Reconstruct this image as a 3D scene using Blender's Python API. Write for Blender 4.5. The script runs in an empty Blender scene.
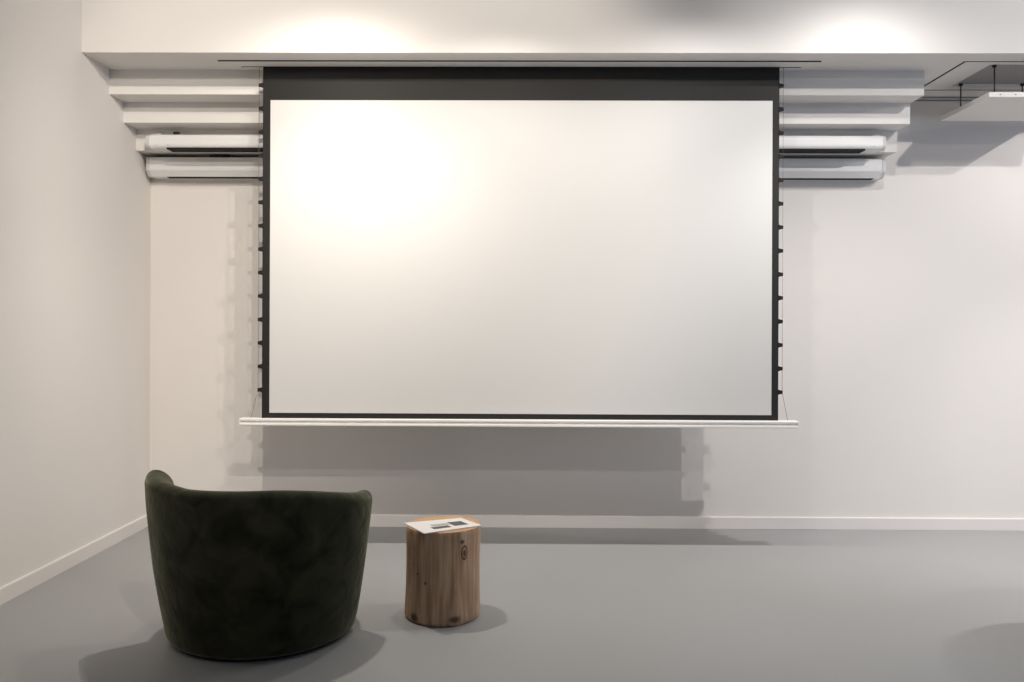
import bpy, bmesh, math, random
from mathutils import Vector, Matrix, noise
random.seed(4)
S = bpy.context.scene
COL = S.collection
PI = math.pi

# ------------------------------------------------------------------ materials
def nt(name):
    m = bpy.data.materials.new(name); m.use_nodes = True
    n = m.node_tree; b = n.nodes['Principled BSDF']
    return m, n, b
def plain(name, rgb, rough=.6, metal=0, var=0.0, scale=8, bump=0, spec=.5):
    m, n, b = nt(name)
    b.inputs['Roughness'].default_value = rough
    b.inputs['Metallic'].default_value = metal
    b.inputs['Specular IOR Level'].default_value = spec
    tc = n.nodes.new('ShaderNodeTexCoord')
    no = n.nodes.new('ShaderNodeTexNoise'); no.inputs['Scale'].default_value = scale; no.inputs['Detail'].default_value = 5
    n.links.new(tc.outputs['Object'], no.inputs['Vector'])
    mr = n.nodes.new('ShaderNodeMixRGB'); mr.blend_type = 'MIX'
    mr.inputs[1].default_value = (*[c*(1-var) for c in rgb], 1)
    mr.inputs[2].default_value = (*[min(1, c*(1+var)) for c in rgb], 1)
    n.links.new(no.outputs['Fac'], mr.inputs[0]); n.links.new(mr.outputs[0], b.inputs['Base Color'])
    if bump:
        n2 = n.nodes.new('ShaderNodeTexNoise'); n2.inputs['Scale'].default_value = 180; n2.inputs['Detail'].default_value = 3
        n.links.new(tc.outputs['Object'], n2.inputs['Vector'])
        bp = n.nodes.new('ShaderNodeBump'); bp.inputs['Strength'].default_value = bump; bp.inputs['Distance'].default_value = .002
        n.links.new(n2.outputs['Fac'], bp.inputs['Height']); n.links.new(bp.outputs[0], b.inputs['Normal'])
    return m
M = {}
M['wall'] = plain('white_plaster', (.81, .775, .745), .9, var=.015, scale=2, bump=.15, spec=.2)
M['ceiling'] = plain('white_ceiling_paint', (.80, .775, .75), .9, var=.01, scale=2, spec=.2)
M['soffit'] = plain('low_bounce_dark_grey', (.10, .10, .105), .9, var=.01, scale=2, spec=.2)  # dark tone chosen so the unseen high ceiling bounces less light
M['baseboard'] = plain('white_skirting_paint', (.80, .77, .745), .5, spec=.4)
M['floor'] = plain('grey_resin_floor', (.36, .365, .37), .55, var=.03, scale=1.4, bump=.05, spec=.35)
M['case'] = plain('white_lacquered_aluminium', (.80, .795, .79), .38)
M['cap'] = plain('light_grey_plastic', (.62, .62, .62), .5)
M['black'] = plain('matt_black_fabric', (.018, .017, .017), .85, spec=.25)
M['mask'] = plain('black_masking_fabric', (.006, .0055, .005), .7, var=.06, scale=3, spec=.45)
M['mask'].node_tree.nodes['Principled BSDF'].inputs['Sheen Weight'].default_value = .12
M['screen'] = plain('white_projection_vinyl', (.67, .665, .655), .75, spec=.2)
M['bar'] = plain('white_painted_bar', (.86, .84, .82), .45)
M['cord'] = plain('grey_cord', (.16, .15, .14), .6)
M['rod'] = plain('black_steel_rod', (.02, .02, .02), .5, metal=.3)
M['plinth'] = plain('black_plinth', (.008, .008, .007), .8)
M['paper'] = plain('white_paper', (.78, .77, .76), .6)
M['print'] = plain('dark_printed_picture', (.09, .085, .08), .5, var=.5, scale=40)
M['printl'] = plain('pale_printed_picture', (.42, .41, .40), .5, var=.25, scale=60)

def velvet():
    m, n, b = nt('dark_green_velvet')
    tc = n.nodes.new('ShaderNodeTexCoord')
    n1 = n.nodes.new('ShaderNodeTexNoise'); n1.inputs['Scale'].default_value = 9; n1.inputs['Detail'].default_value = 6
    n1.inputs['Distortion'].default_value = .6
    n.links.new(tc.outputs['Object'], n1.inputs['Vector'])
    cr = n.nodes.new('ShaderNodeValToRGB')
    cr.color_ramp.elements[0].position = .30; cr.color_ramp.elements[0].color = (.009, .010, .006, 1)
    cr.color_ramp.elements[1].position = .68; cr.color_ramp.elements[1].color = (.038, .038, .023, 1)
    n.links.new(n1.outputs['Fac'], cr.inputs[0]); n.links.new(cr.outputs[0], b.inputs['Base Color'])
    b.inputs['Roughness'].default_value = .85; b.inputs['Specular IOR Level'].default_value = .15
    b.inputs['Sheen Weight'].default_value = .5; b.inputs['Sheen Roughness'].default_value = .35
    b.inputs['Sheen Tint'].default_value = (.8, .82, .58, 1)
    n2 = n.nodes.new('ShaderNodeTexNoise'); n2.inputs['Scale'].default_value = 9; n2.inputs['Detail'].default_value = 5
    n.links.new(tc.outputs['Object'], n2.inputs['Vector'])
    bp = n.nodes.new('ShaderNodeBump'); bp.inputs['Strength'].default_value = .6; bp.inputs['Distance'].default_value = .02
    n.links.new(n2.outputs['Fac'], bp.inputs['Height']); n.links.new(bp.outputs[0], b.inputs['Normal'])
    return m
M['velvet'] = velvet()

def wood(name, end=False):
    m, n, b = nt(name)
    L = n.links.new; N = n.nodes.new
    tc = N('ShaderNodeTexCoord')
    b.inputs['Roughness'].default_value = .75; b.inputs['Specular IOR Level'].default_value = .2
    if end:
        mp = N('ShaderNodeMapping'); mp.inputs['Scale'].default_value = (1, 1, .02)
        L(tc.outputs['Object'], mp.inputs[0])
        w = N('ShaderNodeTexWave'); w.wave_type = 'RINGS'; w.rings_direction = 'Z'
        w.inputs['Scale'].default_value = 22; w.inputs['Distortion'].default_value = 2.5; w.inputs['Detail'].default_value = 3
        L(mp.outputs[0], w.inputs['Vector'])
        cr = N('ShaderNodeValToRGB')
        cr.color_ramp.elements[0].color = (.42, .24, .12, 1); cr.color_ramp.elements[1].color = (.62, .40, .24, 1)
        L(w.outputs['Fac'], cr.inputs[0]); L(cr.outputs[0], b.inputs['Base Color'])
        return m
    mp = N('ShaderNodeMapping'); mp.inputs['Scale'].default_value = (1, 1, .10)
    L(tc.outputs['Object'], mp.inputs[0])
    n1 = N('ShaderNodeTexNoise'); n1.inputs['Scale'].default_value = 20; n1.inputs['Detail'].default_value = 7; n1.inputs['Roughness'].default_value = .6
    n1.inputs['Distortion'].default_value = .4
    L(mp.outputs[0], n1.inputs['Vector'])
    cr = N('ShaderNodeValToRGB')
    cr.color_ramp.elements[0].position = .28; cr.color_ramp.elements[0].color = (.16, .088, .05, 1)
    cr.color_ramp.elements[1].position = .72; cr.color_ramp.elements[1].color = (.76, .56, .40, 1)
    e = cr.color_ramp.elements.new(.45); e.color = (.52, .36, .24, 1)
    L(n1.outputs['Fac'], cr.inputs[0])
    # broad reddish-brown stains
    n3 = N('ShaderNodeTexNoise'); n3.inputs['Scale'].default_value = 6; n3.inputs['Detail'].default_value = 3
    mp3 = N('ShaderNodeMapping'); mp3.inputs['Scale'].default_value = (1, 1, .35); L(tc.outputs['Object'], mp3.inputs[0]); L(mp3.outputs[0], n3.inputs['Vector'])
    r3 = N('ShaderNodeMapRange'); r3.inputs[1].default_value = .5; r3.inputs[2].default_value = .7; r3.inputs[3].default_value = 0; r3.inputs[4].default_value = .55
    L(n3.outputs['Fac'], r3.inputs[0])
    mx = N('ShaderNodeMixRGB'); mx.blend_type = 'MULTIPLY'; mx.inputs[2].default_value = (.62, .42, .33, 1)
    L(r3.outputs[0], mx.inputs[0])
    mp4 = N('ShaderNodeMapping'); mp4.inputs['Scale'].default_value = (1, 1, .05); L(tc.outputs['Object'], mp4.inputs[0])
    n4 = N('ShaderNodeTexNoise'); n4.inputs['Scale'].default_value = 75; n4.inputs['Detail'].default_value = 4; L(mp4.outputs[0], n4.inputs['Vector'])
    r4 = N('ShaderNodeMapRange'); r4.inputs[1].default_value = .42; r4.inputs[2].default_value = .56; r4.inputs[3].default_value = .38; r4.inputs[4].default_value = 0
    L(n4.outputs['Fac'], r4.inputs[0])
    m4 = N('ShaderNodeMixRGB'); m4.blend_type = 'MULTIPLY'; m4.inputs[2].default_value = (.5, .42, .38, 1)
    L(r4.outputs[0], m4.inputs[0]); L(cr.outputs[0], m4.inputs[1]); L(m4.outputs[0], mx.inputs[1])
    last = mx.outputs[0]
    def spot(p, rad, sx, ring, col=(.045, .02, .012, 1)):
        nonlocal last
        sub = N('ShaderNodeVectorMath'); sub.operation = 'SUBTRACT'; sub.inputs[1].default_value = p
        L(tc.outputs['Object'], sub.inputs[0])
        sc = N('ShaderNodeVectorMath'); sc.operation = 'MULTIPLY'; sc.inputs[1].default_value = (sx, sx, 1)
        L(sub.outputs[0], sc.inputs[0])
        ln = N('ShaderNodeVectorMath'); ln.operation = 'LENGTH'; L(sc.outputs[0], ln.inputs[0])
        r = N('ShaderNodeMapRange')
        if ring:
            a = N('ShaderNodeMath'); a.operation = 'SUBTRACT'; a.inputs[1].default_value = rad; L(ln.outputs['Value'], a.inputs[0])
            q = N('ShaderNodeMath'); q.operation = 'ABSOLUTE'; L(a.outputs[0], q.inputs[0])
            r.inputs[1].default_value = .001; r.inputs[2].default_value = .008
            L(q.outputs[0], r.inputs[0])
        else:
            r.inputs[1].default_value = rad*.5; r.inputs[2].default_value = rad*1.2
            L(ln.outputs['Value'], r.inputs[0])
        r.inputs[3].default_value = .9; r.inputs[4].default_value = 0
        k = N('ShaderNodeMixRGB'); k.inputs[2].default_value = col
        L(r.outputs[0], k.inputs[0]); L(last, k.inputs[1]); last = k.outputs[0]
    spot((.098, -.125, .292), .026, 1.75, True)
    spot((.098, -.125, .290), .019, 1.75, False, (.075, .04, .025, 1))
    spot((.088, -.130, .337), .010, .8, False, (.10, .05, .03, 1))
    spot((-.092, -.128, .205), .006, .9, False)
    spot((-.060, -.146, .172), .008, .9, False)
    spot((-.105, -.115, .025), .020, .8, False, (.10, .05, .03, 1))
    spot((.060, -.146, .030), .016, .6, False, (.12, .06, .035, 1))
    L(last, b.inputs['Base Color'])
    bp = N('ShaderNodeBump'); bp.inputs['Strength'].default_value = .5; bp.inputs['Distance'].default_value = .006
    L(n1.outputs['Fac'], bp.inputs['Height']); L(bp.outputs[0], b.inputs['Normal'])
    return m
M['bark'] = wood('peeled_log_wood'); M['endgrain'] = wood('log_end_grain', True)

def mesh_grille():
    m, n, b = nt('perforated_grey_metal')
    L = n.links.new; N = n.nodes.new
    tc = N('ShaderNodeTexCoord'); mp = N('ShaderNodeMapping'); mp.inputs['Rotation'].default_value = (0, 0, PI/4)
    L(tc.outputs['Object'], mp.inputs[0])
    v = N('ShaderNodeTexVoronoi'); v.inputs['Scale'].default_value = 62; v.inputs['Randomness'].default_value = 0
    L(mp.outputs[0], v.inputs['Vector'])
    cr = N('ShaderNodeValToRGB'); cr.color_ramp.elements[0].position = .38; cr.color_ramp.elements[0].color = (.03, .03, .032, 1)
    cr.color_ramp.elements[1].position = .44; cr.color_ramp.elements[1].color = (.42, .41, .40, 1)
    L(v.outputs['Distance'], cr.inputs[0]); L(cr.outputs[0], b.inputs['Base Color'])
    b.inputs['Roughness'].default_value = .5
    return m
M['grille'] = mesh_grille()

# ------------------------------------------------------------------ mesh helpers
def add_box(bm, x0, x1, y0, y1, z0, z1, bev=0):
    vs = [bm.verts.new((x, y, z)) for x in (x0, x1) for y in (y0, y1) for z in (z0, z1)]
    fs = [bm.faces.new([vs[i] for i in q]) for q in ((0, 1, 3, 2), (4, 6, 7, 5), (0, 4, 5, 1), (2, 3, 7, 6), (0, 2, 6, 4), (1, 5, 7, 3))]
    if bev:
        es = list({e for f in fs for e in f.edges})
        bmesh.ops.bevel(bm, geom=es, offset=bev, segments=2, affect='EDGES', profile=.6)
def add_prism_x(bm, prof, x0, x1):
    """closed (y,z) outline extruded along x"""
    a = [bm.verts.new((x0, y, z)) for y, z in prof]; b = [bm.verts.new((x1, y, z)) for y, z in prof]
    n = len(prof)
    bm.faces.new(a); bm.faces.new(b[::-1])
    for i in range(n): bm.faces.new((a[i], b[i], b[(i+1) % n], a[(i+1) % n]))
def add_tube(bm, pts, r, seg=10):
    pts = [Vector(p) for p in pts]; rings = []
    for i, p in enumerate(pts):
        d = (pts[min(i+1, len(pts)-1)] - pts[max(i-1, 0)]).normalized()
        u = d.orthogonal().normalized(); w = d.cross(u)
        rings.append([bm.verts.new(p + r*(math.cos(2*PI*k/seg)*u + math.sin(2*PI*k/seg)*w)) for k in range(seg)])
    for a, b in zip(rings, rings[1:]):
        # align rings
        off = min(range(seg), key=lambda o: (b[o].co-a[0].co - (b[0].co-b[0].co)).length)
        b2 = b[off:]+b[:off]
        if len(b2) == seg:
            for k in range(seg): bm.faces.new((a[k], a[(k+1) % seg], b2[(k+1) % seg], b2[k]))
            b[:] = b2
    bm.faces.new(rings[0][::-1]); bm.faces.new(rings[-1])
def obj(name, bm, mat, parent=None, smooth=False, origin=None):
    bmesh.ops.recalc_face_normals(bm, faces=bm.faces)
    if origin is not None:
        bmesh.ops.translate(bm, verts=bm.verts, vec=-Vector(origin))
    me = bpy.data.meshes.new(name); bm.to_mesh(me); bm.free()
    for m in (mat if isinstance(mat, (list, tuple)) else [mat]): me.materials.append(m)
    if smooth:
        for p in me.polygons: p.use_smooth = True
    o = bpy.data.objects.new(name, me); COL.objects.link(o)
    if origin is not None: o.location = origin
    if parent: o.parent = parent
    return o
def box(name, dims, mat, parent=None, bev=0, origin=None, smooth=False):
    bm = bmesh.new(); add_box(bm, *dims, bev=bev); return obj(name, bm, mat, parent, smooth, origin)
def thing(name, label, cat, loc=(0, 0, 0), rz=0, group=None):
    o = bpy.data.objects.new(name, None); COL.objects.link(o); o.location = loc; o.rotation_euler = (0, 0, rz)
    o['label'] = label; o['category'] = cat
    if group: o['group'] = group
    return o
def struct(o, label=None):
    o['kind'] = 'structure'
    if label: o['label'] = label
    return o

# ------------------------------------------------------------------ room shell
XL, YB, XR, YF, ZC = -2.237, 5.12, 4.8, -3.0, 3.7
SZ, SY = 2.595, 4.308          # bulkhead underside height and front face
struct(box('floor', (XL-.2, XR+.2, YF, YB+.2, -.1, 0), M['floor']), 'smooth matt grey resin floor')
struct(box('wall_back', (XL-.2, XR+.2, YB, YB+.2, 0, ZC), M['wall']), 'off-white plaster wall behind the projection screen')
struct(box('wall_left', (XL-.2, XL, YF, YB, 0, ZC), M['wall']), 'off-white plaster wall along the left side')
struct(box('wall_right', (XR, XR+.2, YF, YB, 0, ZC), M['wall']), 'off-white plaster wall along the right side')
struct(box('ceiling', (XL-.2, XR+.2, YF, YB+.2, ZC, ZC+.1), M['soffit']), 'unseen high ceiling of the room, coloured dark grey to cut bounced light')
def skirting(name, path, label):
    bm = bmesh.new(); t, h = .014, .073
    if path == 'back':
        add_prism_x(bm, [(YB, .001), (YB-t, .001), (YB-t, h-.004), (YB-t+.004, h), (YB, h)], XL+t, XR)
    else:
        add_prism_x(bm, [(0, .001), (-t, .001), (-t, h-.004), (-t+.004, h), (0, h)], YF, YB)
        # turn the run so that it follows the side wall
        for v in bm.verts: v.co = Vector((XL - v.co.y, v.co.x, v.co.z))
    return struct(obj(name, bm, M['baseboard']), label)
skirting('baseboard_back', 'back', 'white baseboard along the back wall')
skirting('baseboard_left', 'left', 'white baseboard along the left wall')

# bulkhead (lowered ceiling): slabs around the ceiling hatch opening
HX, HY0, HY1 = 2.302, 4.437, 4.98
bm = bmesh.new()
add_box(bm, XL, HX, SY, YB, SZ, ZC)
add_box(bm, HX, XR, SY, HY0, SZ, ZC)
add_box(bm, HX, XR, HY1, YB, SZ, ZC)
add_box(bm, HX, XR, HY0, HY1, SZ+.16, ZC)
struct(obj('trim_1', bm, M['ceiling']), 'white lowered bulkhead above the screen')
for i, (y0, y1, z) in enumerate(((4.600, 4.765, 2.462), (4.765, 4.925, 2.348), (4.925, YB, 2.224))):
    o = box('trim_%d' % (i+2), (XL, 2.172, y0, y1, z, SZ), M['ceiling'])
    struct(o, ['upper', 'middle', 'lowest'][i] + ' white step beam under the bulkhead')
bm = bmesh.new()
add_box(bm, 2.172, XR, YB-.006, YB, SZ-.004, SZ); add_box(bm, 2.172, XR, YB-.006, YB, SZ-.024, SZ-.020)
struct(obj('trim_5', bm, M['cord']), 'thin grey lines where the bulkhead meets the back wall')

# ------------------------------------------------------------------ ceiling access hatch with perforated grille
h = thing('ceiling_grille', 'perforated grey metal ceiling grille in a white frame above the floating panel', 'grille', (HX, HY0, SZ))
g = .015
bm = bmesh.new()                                # white frame plate, dark gap left round it
add_box(bm, HX+g, HX+.165, HY0+g, HY1-g, SZ, SZ+.018)
add_box(bm, HX+.165, XR-.05, HY0+g, HY0+.055, SZ, SZ+.018)
add_box(bm, HX+.165, XR-.05, HY1-.09, HY1-g, SZ, SZ+.018)
f = obj('frame', bm, M['ceiling']); f.parent = h; f.matrix_parent_inverse = Matrix.Translation(h.location).inverted()
bm = bmesh.new(); add_box(bm, HX+.002, XR-.05, HY0+.002, HY1-.002, SZ+.03, SZ+.034)
f = obj('backing', bm, M['black']); f.parent = h; f.matrix_parent_inverse = Matrix.Translation(h.location).inverted()
bm = bmesh.new(); z0, z1 = SZ+.001, SZ+.003
add_box(bm, HX+.0005, HX+g, HY0+.0005, HY1-.0005, z0, z1); add_box(bm, HX+g, XR-.05, HY0+.0005, HY0+g, z0, z1); add_box(bm, HX+g, XR-.05, HY1-g, HY1-.0005, z0, z1)  # black strips fill the gap in place of its shade
f = obj('gap_shade_strips', bm, M['black']); f.parent = h; f.matrix_parent_inverse = Matrix.Translation(h.location).inverted()
bm = bmesh.new(); add_box(bm, HX+.165, XR-.05, HY0+.055, HY1-.09, SZ+.012, SZ+.020)
f = obj('perforated_sheet', bm, M['grille']); f.parent = h; f.matrix_parent_inverse = Matrix.Translation(h.location).inverted()

# floating acoustic panel on rods
def keep(o, p): o.parent = p; o.matrix_parent_inverse = Matrix.Translation(p.location).inverted(); return o
p = thing('hanging_panel', 'white rectangular panel hanging on thin black rods below the ceiling grille', 'ceiling panel', (2.75, 4.74, 2.42))
keep(box('panel', (2.452, 3.052, 4.475, 4.995, 2.420, 2.446), M['ceiling'], bev=.002), p)
for x in (2.515, 2.865):
    for y in (4.54, 4.885):
        bm = bmesh.new()
        top = SZ+.012
        add_tube(bm, [(x, y, 2.446), (x, y, top)], .0035)
        add_tube(bm, [(x, y, 2.446), (x, y, 2.452)], .010, 14); add_tube(bm, [(x, y, top-.012), (x, y, top)], .011, 14)
        keep(obj('rod', bm, M['rod'], smooth=False), p)
for x in (2.51, 2.59, 2.75):
    bm = bmesh.new(); add_tube(bm, [(x, 4.4735, 2.433), (x, 4.4765, 2.433)], .003, 10)
    keep(obj('screw', bm, M['rod']), p)

# ------------------------------------------------------------------ closed screen cases
def case(name, label, y0, y1, z0, z1, x0, x1, prof, caps, slot, group, yb):
    t = thing(name, label, 'projector screen', ((x0+x1)/2, y1, z0), 0, group)
    bm = bmesh.new(); add_prism_x(bm, prof, x0+.02, x1-.02)
    keep(obj('housing', bm, M['case']), t)
    for (a, b) in ((x0, x0+.02), (x1-.02, x1)):
        bm = bmesh.new(); add_prism_x(bm, caps, a, b)
        bmesh.ops.bevel(bm, geom=list(bm.edges), offset=.0015, segments=2, affect='EDGES')
        keep(obj('end_cap', bm, M['cap']), t)
    keep(box('fabric_slot', (slot[0], slot[1], slot[2], slot[3], z0-.004, z0+.004), M['black']), t)
    return t
# upper: round-nosed case fixed to the lowest step beam
def rounded(y0, y1, z0, z1, r, n=6, fl=0):
    pts = [(y1, z0)]
    for k in range(n+1):
        a = -PI/2 - k*PI/2/n; pts.append((y0+r+r*math.cos(a), z0+r+r*math.sin(a)))
    for k in range(n+1):
        a = PI - k*PI/2/n; pts.append((y0+r+r*math.cos(a), z1-r+r*math.sin(a)))
    pts.append((y1, z1))
    return pts
pr = rounded(4.822, 4.925, 2.217, 2.299, .026)
cp = rounded(4.824, 4.925, 2.219, 2.297, .026)
c1 = case('projector_screen_case', 'closed white round-nosed screen case on the lowest beam, upper of the two', 4.822, 4.925, 2.217, 2.299, -2.137, 2.066, pr, cp, (-2.02, 1.95, 4.828, 4.918), 'closed screen cases', 0)
for x in (-1.975,):
    keep(box('bracket', (x-.016, x+.014, 4.85, 4.88, 2.297, 2.318), M['rod'], bev=.003), c1)
for x in (-2.08, 2.03):
    bm = bmesh.new(); add_box(bm, x-.012, x+.012, 4.86, 4.925, 2.298, 2.310, bev=.002); add_box(bm, x-.03, x-.02, 4.86, 4.925, 2.298, 2.308, bev=.001)
    keep(obj('bracket', bm, M['cap']), c1)
for x, in ((-2.075,), (-2.01,), (2.0,)):
    bm = bmesh.new(); add_tube(bm, [(x, 4.8235, 2.236), (x, 4.820, 2.236)], .004, 10); keep(obj('screw', bm, M['cap']), c1)
# lower: angular case on the wall
pr = [(YB-.001, 2.091), (5.030, 2.091), (5.002, 2.122), (5.0, 2.128), (5.0, 2.198), (5.003, 2.201), (YB-.001, 2.201)]
c2 = case('projector_screen_case', 'closed white angular screen case on the back wall, lower of the two', 5.0, YB, 2.091, 2.201, -2.213, 2.138, pr, pr, (-2.10, 2.08, 5.032, 5.07), 'closed screen cases', 0)
bm = bmesh.new(); add_tube(bm, [(-1.84, 5.02, 2.209), (-1.80, 5.01, 2.209), (-1.72, 5.02, 2.209)], .007, 8); 
keep(obj('cable', bm, M['rod'], smooth=True), c2)

# ------------------------------------------------------------------ the big lowered projection screen
YS = 4.53
ps = thing('projection_screen', 'large lowered white projection screen with black border hanging from the bulkhead', 'projector screen', (0, YS, .68))
bm = bmesh.new()
add_box(bm, -1.585, 1.558, 4.437, 4.522, SZ-.005, SZ+.0005)
add_box(bm, -1.585, 1.558, 4.540, 4.580, SZ-.004, SZ+.0005)
add_box(bm, -1.585, -1.497, 4.522, 4.540, SZ-.005, SZ+.0005)
add_box(bm, 1.489, 1.558, 4.522, 4.540, SZ-.005, SZ+.0005)
keep(obj('ceiling_case', bm, M['ceiling']), ps)
keep(box('case_seam', (-1.587, 1.560, 4.432, 4.437, SZ-.0052, SZ+.0005), M['black']), ps)
keep(box('case_slot', (-1.497, 1.489, 4.522, 4.540, SZ-.003, SZ+.0005), M['black']), ps)
OX0, OX1, IX0, IX1 = -1.378, 1.373, -1.338, 1.338
ZB, ZIB, ZIT = .7135, .742, 2.413
keep(box('projection_surface', (OX0+.002, OX1-.002, YS, YS+.0012, ZB, SZ-.003), M['screen']), ps)
bm = bmesh.new()
for (a, b, c, d) in ((OX0, IX0, ZB, SZ-.003), (IX1, OX1, ZB, SZ-.003), (IX0, IX1, ZB, ZIB), (IX0, IX1, ZIT, SZ-.003)):
    add_box(bm, a, b, YS-.0012, YS, c, d)
    add_box(bm, a, b, YS+.0012, YS+.002, c, d)
keep(obj('black_border', bm, M['mask']), ps)
for s, ox in ((-1, OX0), (1, OX1)):
    for k in range(14):
        z = .865 + k*.1252
        bm = bmesh.new()
        pts = [(ox-.004*s, z-.017), (ox+.006*s, z-.012), (ox+.023*s, z-.009), (ox+.023*s, z+.008), (ox+.006*s, z+.011), (ox-.004*s, z+.015)]
        a = [bm.verts.new((x, YS-.003, q)) for x, q in pts]; b = [bm.verts.new((x, YS+.003, q)) for x, q in pts]
        bm.faces.new(a); bm.faces.new(b[::-1])
        for i in range(6): bm.faces.new((a[i], a[(i+1) % 6], b[(i+1) % 6], b[i]))
        keep(obj('tension_tab', bm, M['black']), ps)
    bm = bmesh.new()
    xb = -1.437 if s < 0 else 1.424
    add_tube(bm, [(ox+.021*s, YS, SZ-.003), (ox+.021*s, YS, .865), (xb, YS, .713)], .0011, 6)
    keep(obj('tension_cord', bm, M['cord']), ps)
bm = bmesh.new()
prof = [(4.500, .676), (4.496, .679), (4.496, .687), (4.503, .690), (4.506, .695), (4.503, .700), (4.496, .703), (4.496, .711), (4.499, .714),
        (4.552, .714), (4.555, .711), (4.555, .679), (4.552, .676)]
add_prism_x(bm, prof, -1.487, 1.470)
bb = keep(obj('bottom_bar', bm, M['bar']), ps)
for x in (-1.4905, 1.470):
    keep(box('end_cap', (x, x+.0035, 4.497, 4.554, .677, .713), M['bar'], bev=.001), ps)

# ------------------------------------------------------------------ tub armchair
def ro(z):                          # outer radius against height
    t = max(0, min(1, z/.60))
    return .357 + .077*t**1.0 + .010*math.sin(PI*t)
def sweep_shell(aleft, amax, th, rimf, nA=72):
    bm = bmesh.new(); rings = []
    ends = [0, .12, .3, .5, .7, .85, .95, 1.0]
    caprad = .055/.42
    angs = []
    for e in (1, .97, .9, .78, .6, .4, .2): angs.append((-aleft + caprad*(1-e) - 0, math.sqrt(max(0, 1-e*e))))
    for k in range(nA+1): angs.append((-aleft+caprad + (aleft+amax-2*caprad)*k/nA, 1))
    for e in (.2, .4, .6, .78, .9, .97, 1): angs.append((amax - caprad*(1-e), math.sqrt(max(0, 1-e*e))))
    for a, s in angs:
        s = max(s, .02)
        H_ = rimf(a); c = math.cos(a)
        lean = .012*max(0, c)
        prof = []                   # (offset from mid-line, z)
        zb = .014
        R = lambda z: ro(z) + lean*(z/.6)
        for z, ins in ((zb, .022), (zb+.006, .010), (zb+.02, .002)): prof.append((R(z)-ins, z))
        rt = th/2
        zt = H_-rt*1.0
        for i in range(1, 9): z = zb+.02+(zt-zb-.02)*i/9; prof.append((R(z), z))
        for i in range(0, 13):
            q = PI*i/12; prof.append((R(zt)-rt+rt*math.cos(q)*(1-.0*math.sin(q)), zt+rt*math.sin(q)-.36*rt*(1-math.cos(q))))
        for i in range(1, 6): z = (zt-.72*rt)-(zt-.72*rt-.27)*i/5; prof.append((R(z)-th-.01*i/5, z))
        prof.append((R(.27)-th+.03, zb))
        ring = []
        for r, z in prof:
            mid = R(z)-th/2
            rr = mid+(r-mid)*s
            # small soft unevenness of the upholstery
            d = .0035*noise.noise(Vector((math.sin(a)*2.6, math.cos(a)*2.6, z*5)))
            rr += d
            zz = z if z < zt else zt-(1-s)*.03+(z-zt)*(.35+.65*s)
            ring.append(bm.verts.new((rr*math.sin(a), -rr*math.cos(a), zz)))
        rings.append(ring)
    n = len(rings[0])
    for A, B in zip(rings, rings[1:]):
        for i in range(n): bm.faces.new((A[i], A[(i+1) % n], B[(i+1) % n], B[i]))
    bm.faces.new(rings[0]); bm.faces.new(rings[-1][::-1])
    return bm
def rimf(a):                        # rim height: high on the left, sinking gently towards the right arm
    l = max(0, min(1, (-a-math.radians(28))/math.radians(46)))
    t = max(0, min(1, (a-math.radians(12))/math.radians(82)))
    return .643 + .028*l - .072*(t*t*(3-2*t))
def lathe(prof, seg=72, wob=0):
    bm = bmesh.new(); rs = []
    for r, z in prof:
        rs.append([bm.verts.new((r*math.cos(2*PI*k/seg), r*math.sin(2*PI*k/seg), z)) for k in range(seg)])
    for A, B in zip(rs, rs[1:]):
        for k in range(seg): bm.faces.new((A[k], A[(k+1) % seg], B[(k+1) % seg], B[k]))
    bm.faces.new(rs[0][::-1]); bm.faces.new(rs[-1])
    return bm
def armchair(label, loc, rz):
    t = thing('tub_armchair', label, 'armchair', loc, rz, 'green tub armchairs')
    o = obj('backrest', sweep_shell(math.radians(80), math.radians(94), .105, rimf), M['velvet'], t, True)
    o = obj('seat_base', lathe([(.32, .016), (.338, .022), (.342, .05), (.352, .15), (.362, .24), (.360, .27), (.34, .285), (.05, .287)]), M['velvet'], t, True)
    bm = lathe([(.05, .27), (.25, .272), (.285, .285), (.30, .31), (.302, .36), (.292, .40), (.26, .422), (.18, .435), (.06, .44)])
    for v in bm.verts:
        if v.co.y > 0: v.co.y *= 1.22          # the cushion runs forward between the arms
    obj('seat_cushion', bm, M['velvet'], t, True)
    obj('plinth', lathe([(.328, 0), (.333, .003), (.333, .02), (.30, .02)]), M['plinth'], t)
    return t
armchair('dark green velvet tub armchair seen from behind, left of the wooden stump', (-1.010, 3.360, 0), math.radians(3))
armchair('second dark green velvet tub armchair, beyond the right edge of the picture', (2.41, 3.12, 0), math.radians(-120))

# ------------------------------------------------------------------ log stump side table
t = thing('log_side_table', 'peeled wooden log stump side table with knots, standing right of the green armchair', 'side table', (-.319, 3.555, 0))
SH = .379
bm = bmesh.new(); seg = 120; rs = []
zs = [0, .006, .016, .04, .08, .13, .18, .23, .28, .33, .36, SH-.012, SH-.003, SH]
for z in zs:
    f = z/SH
    base = .160 - .004*math.sin(PI*min(1, f*1.0)) - .003*f
    if z < .02: base -= .010*(1-z/.02)**1.5
    if z > SH-.013: base -= .004*(z-(SH-.013))/.013
    ring = []
    for k in range(seg):
        a = 2*PI*k/seg
        n1 = noise.noise(Vector((math.cos(a)*1.3, math.sin(a)*1.3, z*1.2+3)))*.011
        n2 = noise.noise(Vector((math.cos(a)*6, math.sin(a)*6, z*1.5+8)))*.003
        n3 = noise.noise(Vector((math.cos(a)*16, math.sin(a)*16, z*2.5)))*.0010
        bump = .006*math.exp(-((a-math.radians(308))/.22)**2-((z-.30)/.035)**2)
        r = base+n1+n2+n3+bump
        ring.append(bm.verts.new((r*math.cos(a)+.004*f, r*math.sin(a), z)))
    rs.append(ring)
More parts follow.
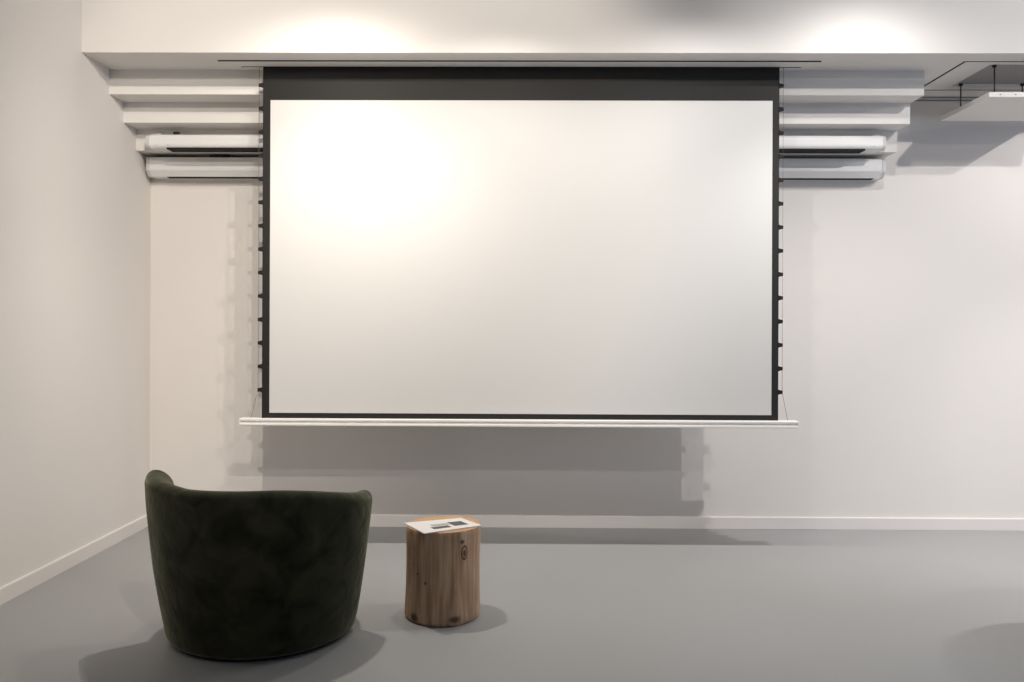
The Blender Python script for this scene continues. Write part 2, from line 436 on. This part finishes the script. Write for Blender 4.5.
for A, B in zip(rs, rs[1:]):
    for k in range(seg): bm.faces.new((A[k], A[(k+1) % seg], B[(k+1) % seg], B[k]))
bm.faces.new(rs[0][::-1])
top = rs[-1]
inner = top
for q in (.7, .35):
    nr = [bm.verts.new((v.co.x*q, v.co.y*q, SH)) for v in top]
    for k in range(seg):
        fc = bm.faces.new((inner[k], inner[(k+1) % seg], nr[(k+1) % seg], nr[k])); fc.material_index = 1
    inner = nr
fc = bm.faces.new(inner); fc.material_index = 1
o = obj('log', bm, [M['bark'], M['endgrain']], t, True)
for pl in o.data.polygons:
    if pl.material_index == 1: pl.use_smooth = False

# brochure lying on the stump
ba, bb_, bc, bd = [Vector((x, y, 0)) for x, y in ((-0.482, 3.553), (-0.378, 3.374), (-0.154, 3.517), (-0.25, 3.653))]
org = Vector((-.31, 3.50, SH+.0005))
def sheet(bm, c, z0, th, nu=10, nv=10, curl=0):
    a, b, cc, d = c; T = []; B = []
    for i in range(nu+1):
        u = i/nu; rt = []; rb = []
        for j in range(nv+1):
            v = j/nv
            q = (a*(1-u)+d*u)*(1-v)+(b*(1-u)+cc*u)*v
            z = z0 + curl*(max(0, u-.6)/.4)**2*.006
            rt.append(bm.verts.new((q.x-org.x, q.y-org.y, z+th))); rb.append(bm.verts.new((q.x-org.x, q.y-org.y, z)))
        T.append(rt); B.append(rb)
    for i in range(nu):
        for j in range(nv):
            bm.faces.new((T[i][j], T[i][j+1], T[i+1][j+1], T[i+1][j])); bm.faces.new((B[i][j], B[i+1][j], B[i+1][j+1], B[i][j+1]))
    for j in range(nv):
        bm.faces.new((T[0][j], B[0][j], B[0][j+1], T[0][j+1])); bm.faces.new((T[nu][j], T[nu][j+1], B[nu][j+1], B[nu][j]))
    for i in range(nu):
        bm.faces.new((T[i][0], T[i+1][0], B[i+1][0], B[i][0])); bm.faces.new((T[i][nv], B[i][nv], B[i+1][nv], T[i+1][nv]))
br = thing('brochure', 'white printed brochure with dark pictures lying on top of the log stump', 'brochure', org)
bm = bmesh.new(); sheet(bm, (ba, bb_, bc, bd), 0, .0035, curl=0); obj('cover', bm, M['paper'], br)
def quad(pts, name, mat, z):
    bm = bmesh.new(); sheet(bm, [Vector((x, y, 0)) for x, y in pts], z, .0004, 2, 2); obj(name, bm, mat, br)
def bl(u, v):
    q = (ba*(1-u)+bd*u)*(1-v)+(bb_*(1-u)+bc*u)*v; return (q.x, q.y)
def patch(u0, u1, v0, v1): return [bl(u0, v0), bl(u0, v1), bl(u1, v1), bl(u1, v0)]
quad(patch(.24, .54, .62, .80), 'picture', M['print'], .0035)
quad(patch(.62, .86, .34, .74), 'picture', M['print'], .0035)
quad(patch(.30, .60, .40, .58), 'picture', M['printl'], .0035)

# ------------------------------------------------------------------ lights
def spot(loc, aim, power, col=(1, .93, .85), size=110, blend=.6, rad=.02):
    l = bpy.data.lights.new('track_or_fill_spot', 'SPOT'); l.energy = power; l.color = col
    l.spot_size = math.radians(size); l.spot_blend = blend; l.shadow_soft_size = rad
    o = bpy.data.objects.new('track_or_fill_spot_light', l); COL.objects.link(o); o.location = loc
    d = Vector(aim)-Vector(loc); o.rotation_euler = d.to_track_quat('-Z', 'Y').to_euler()
    return o
W = (1, .92, .82); N_ = (1, .96, .92)
def down(x, y, z, power, col, size=168, blend=1.0, dx=0, dy=.15): spot((x, y, z), (x+dx, y+dy, z-1), power, col, size, blend, .009)
down(-.93, 3.77, 2.79, 25, W, 164, dy=.3)
down(-.10, 3.77, 2.79, 24, W, 150)
down(.88, 3.77, 2.79, 16, N_)
down(1.70, 3.77, 2.85, 19, N_, dy=.3)
down(3.56, 3.77, 2.74, 44, N_, dy=.5)
# straight-down heads on the same track
down(-.87, 3.80, 2.79, 45, W, 110, 1.0)
down(1.72, 3.77, 2.80, 60, N_, 108, 1.0)
down(3.40, 3.75, 2.79, 84, N_, 84, .9)
# second and third rows, aimed at the screen wall
spot((-.55, 1.7, 3.4), (-.80, 4.6, 2.10), 138, W, 72, .55)
spot((3.30, 1.7, 3.46), (2.4, 4.6, 2.05), 128, N_, 68, .5)
spot((3.9, -.2, 3.2), (1.8, 4.6, 1.6), 45, N_, 60, .7)
spot((-.4, -.2, 3.2), (-1.2, 4.6, 1.7), 35, W, 60, .7)
spot((.4, .2, 3.3), (-2.2, 3.3, 2.0), 170, W, 66, .9)  # added fill that brightens the left wall, not part of the rows

def area(loc, aim, sx, sy, power, col):
    l = bpy.data.lights.new('blue_fill', 'AREA'); l.shape = 'RECTANGLE'; l.size = sx; l.size_y = sy; l.energy = power; l.color = col
    o = bpy.data.objects.new('blue_fill_light', l); COL.objects.link(o); o.location = loc
    d = Vector(aim)-Vector(loc); o.rotation_euler = d.to_track_quat('-Z', 'Y').to_euler()
area((4.5, 1.5, 1.6), (2.0, 5, 2.2), 1.6, 1.6, 18, (.5, .68, 1))  # added blue fill tinting the right-hand shadows, no window stands here

w = bpy.data.worlds.new('room_fill'); S.world = w; w.use_nodes = True
w.node_tree.nodes['Background'].inputs[0].default_value = (.85, .88, 1, 1)
w.node_tree.nodes['Background'].inputs[1].default_value = .04

# ------------------------------------------------------------------ camera
cam = bpy.data.cameras.new('camera'); cam.lens = 850*36/1024; cam.sensor_width = 36; cam.sensor_fit = 'HORIZONTAL'
cam.shift_y = -13/1024; cam.clip_start = .05
co = bpy.data.objects.new('camera', cam); COL.objects.link(co)
co.matrix_world = Matrix.Translation((0, 0, 1.2)) @ Matrix.Rotation(math.radians(.54), 4, 'Z') @ Matrix.Rotation(math.radians(90), 4, 'X') @ Matrix.Rotation(math.radians(.23), 4, 'Z')
S.camera = co
S.view_settings.view_transform = 'Standard'; S.view_settings.look = 'None'
S.view_settings.exposure = .5; S.view_settings.gamma = 1; S.view_settings.use_curve_mapping = False
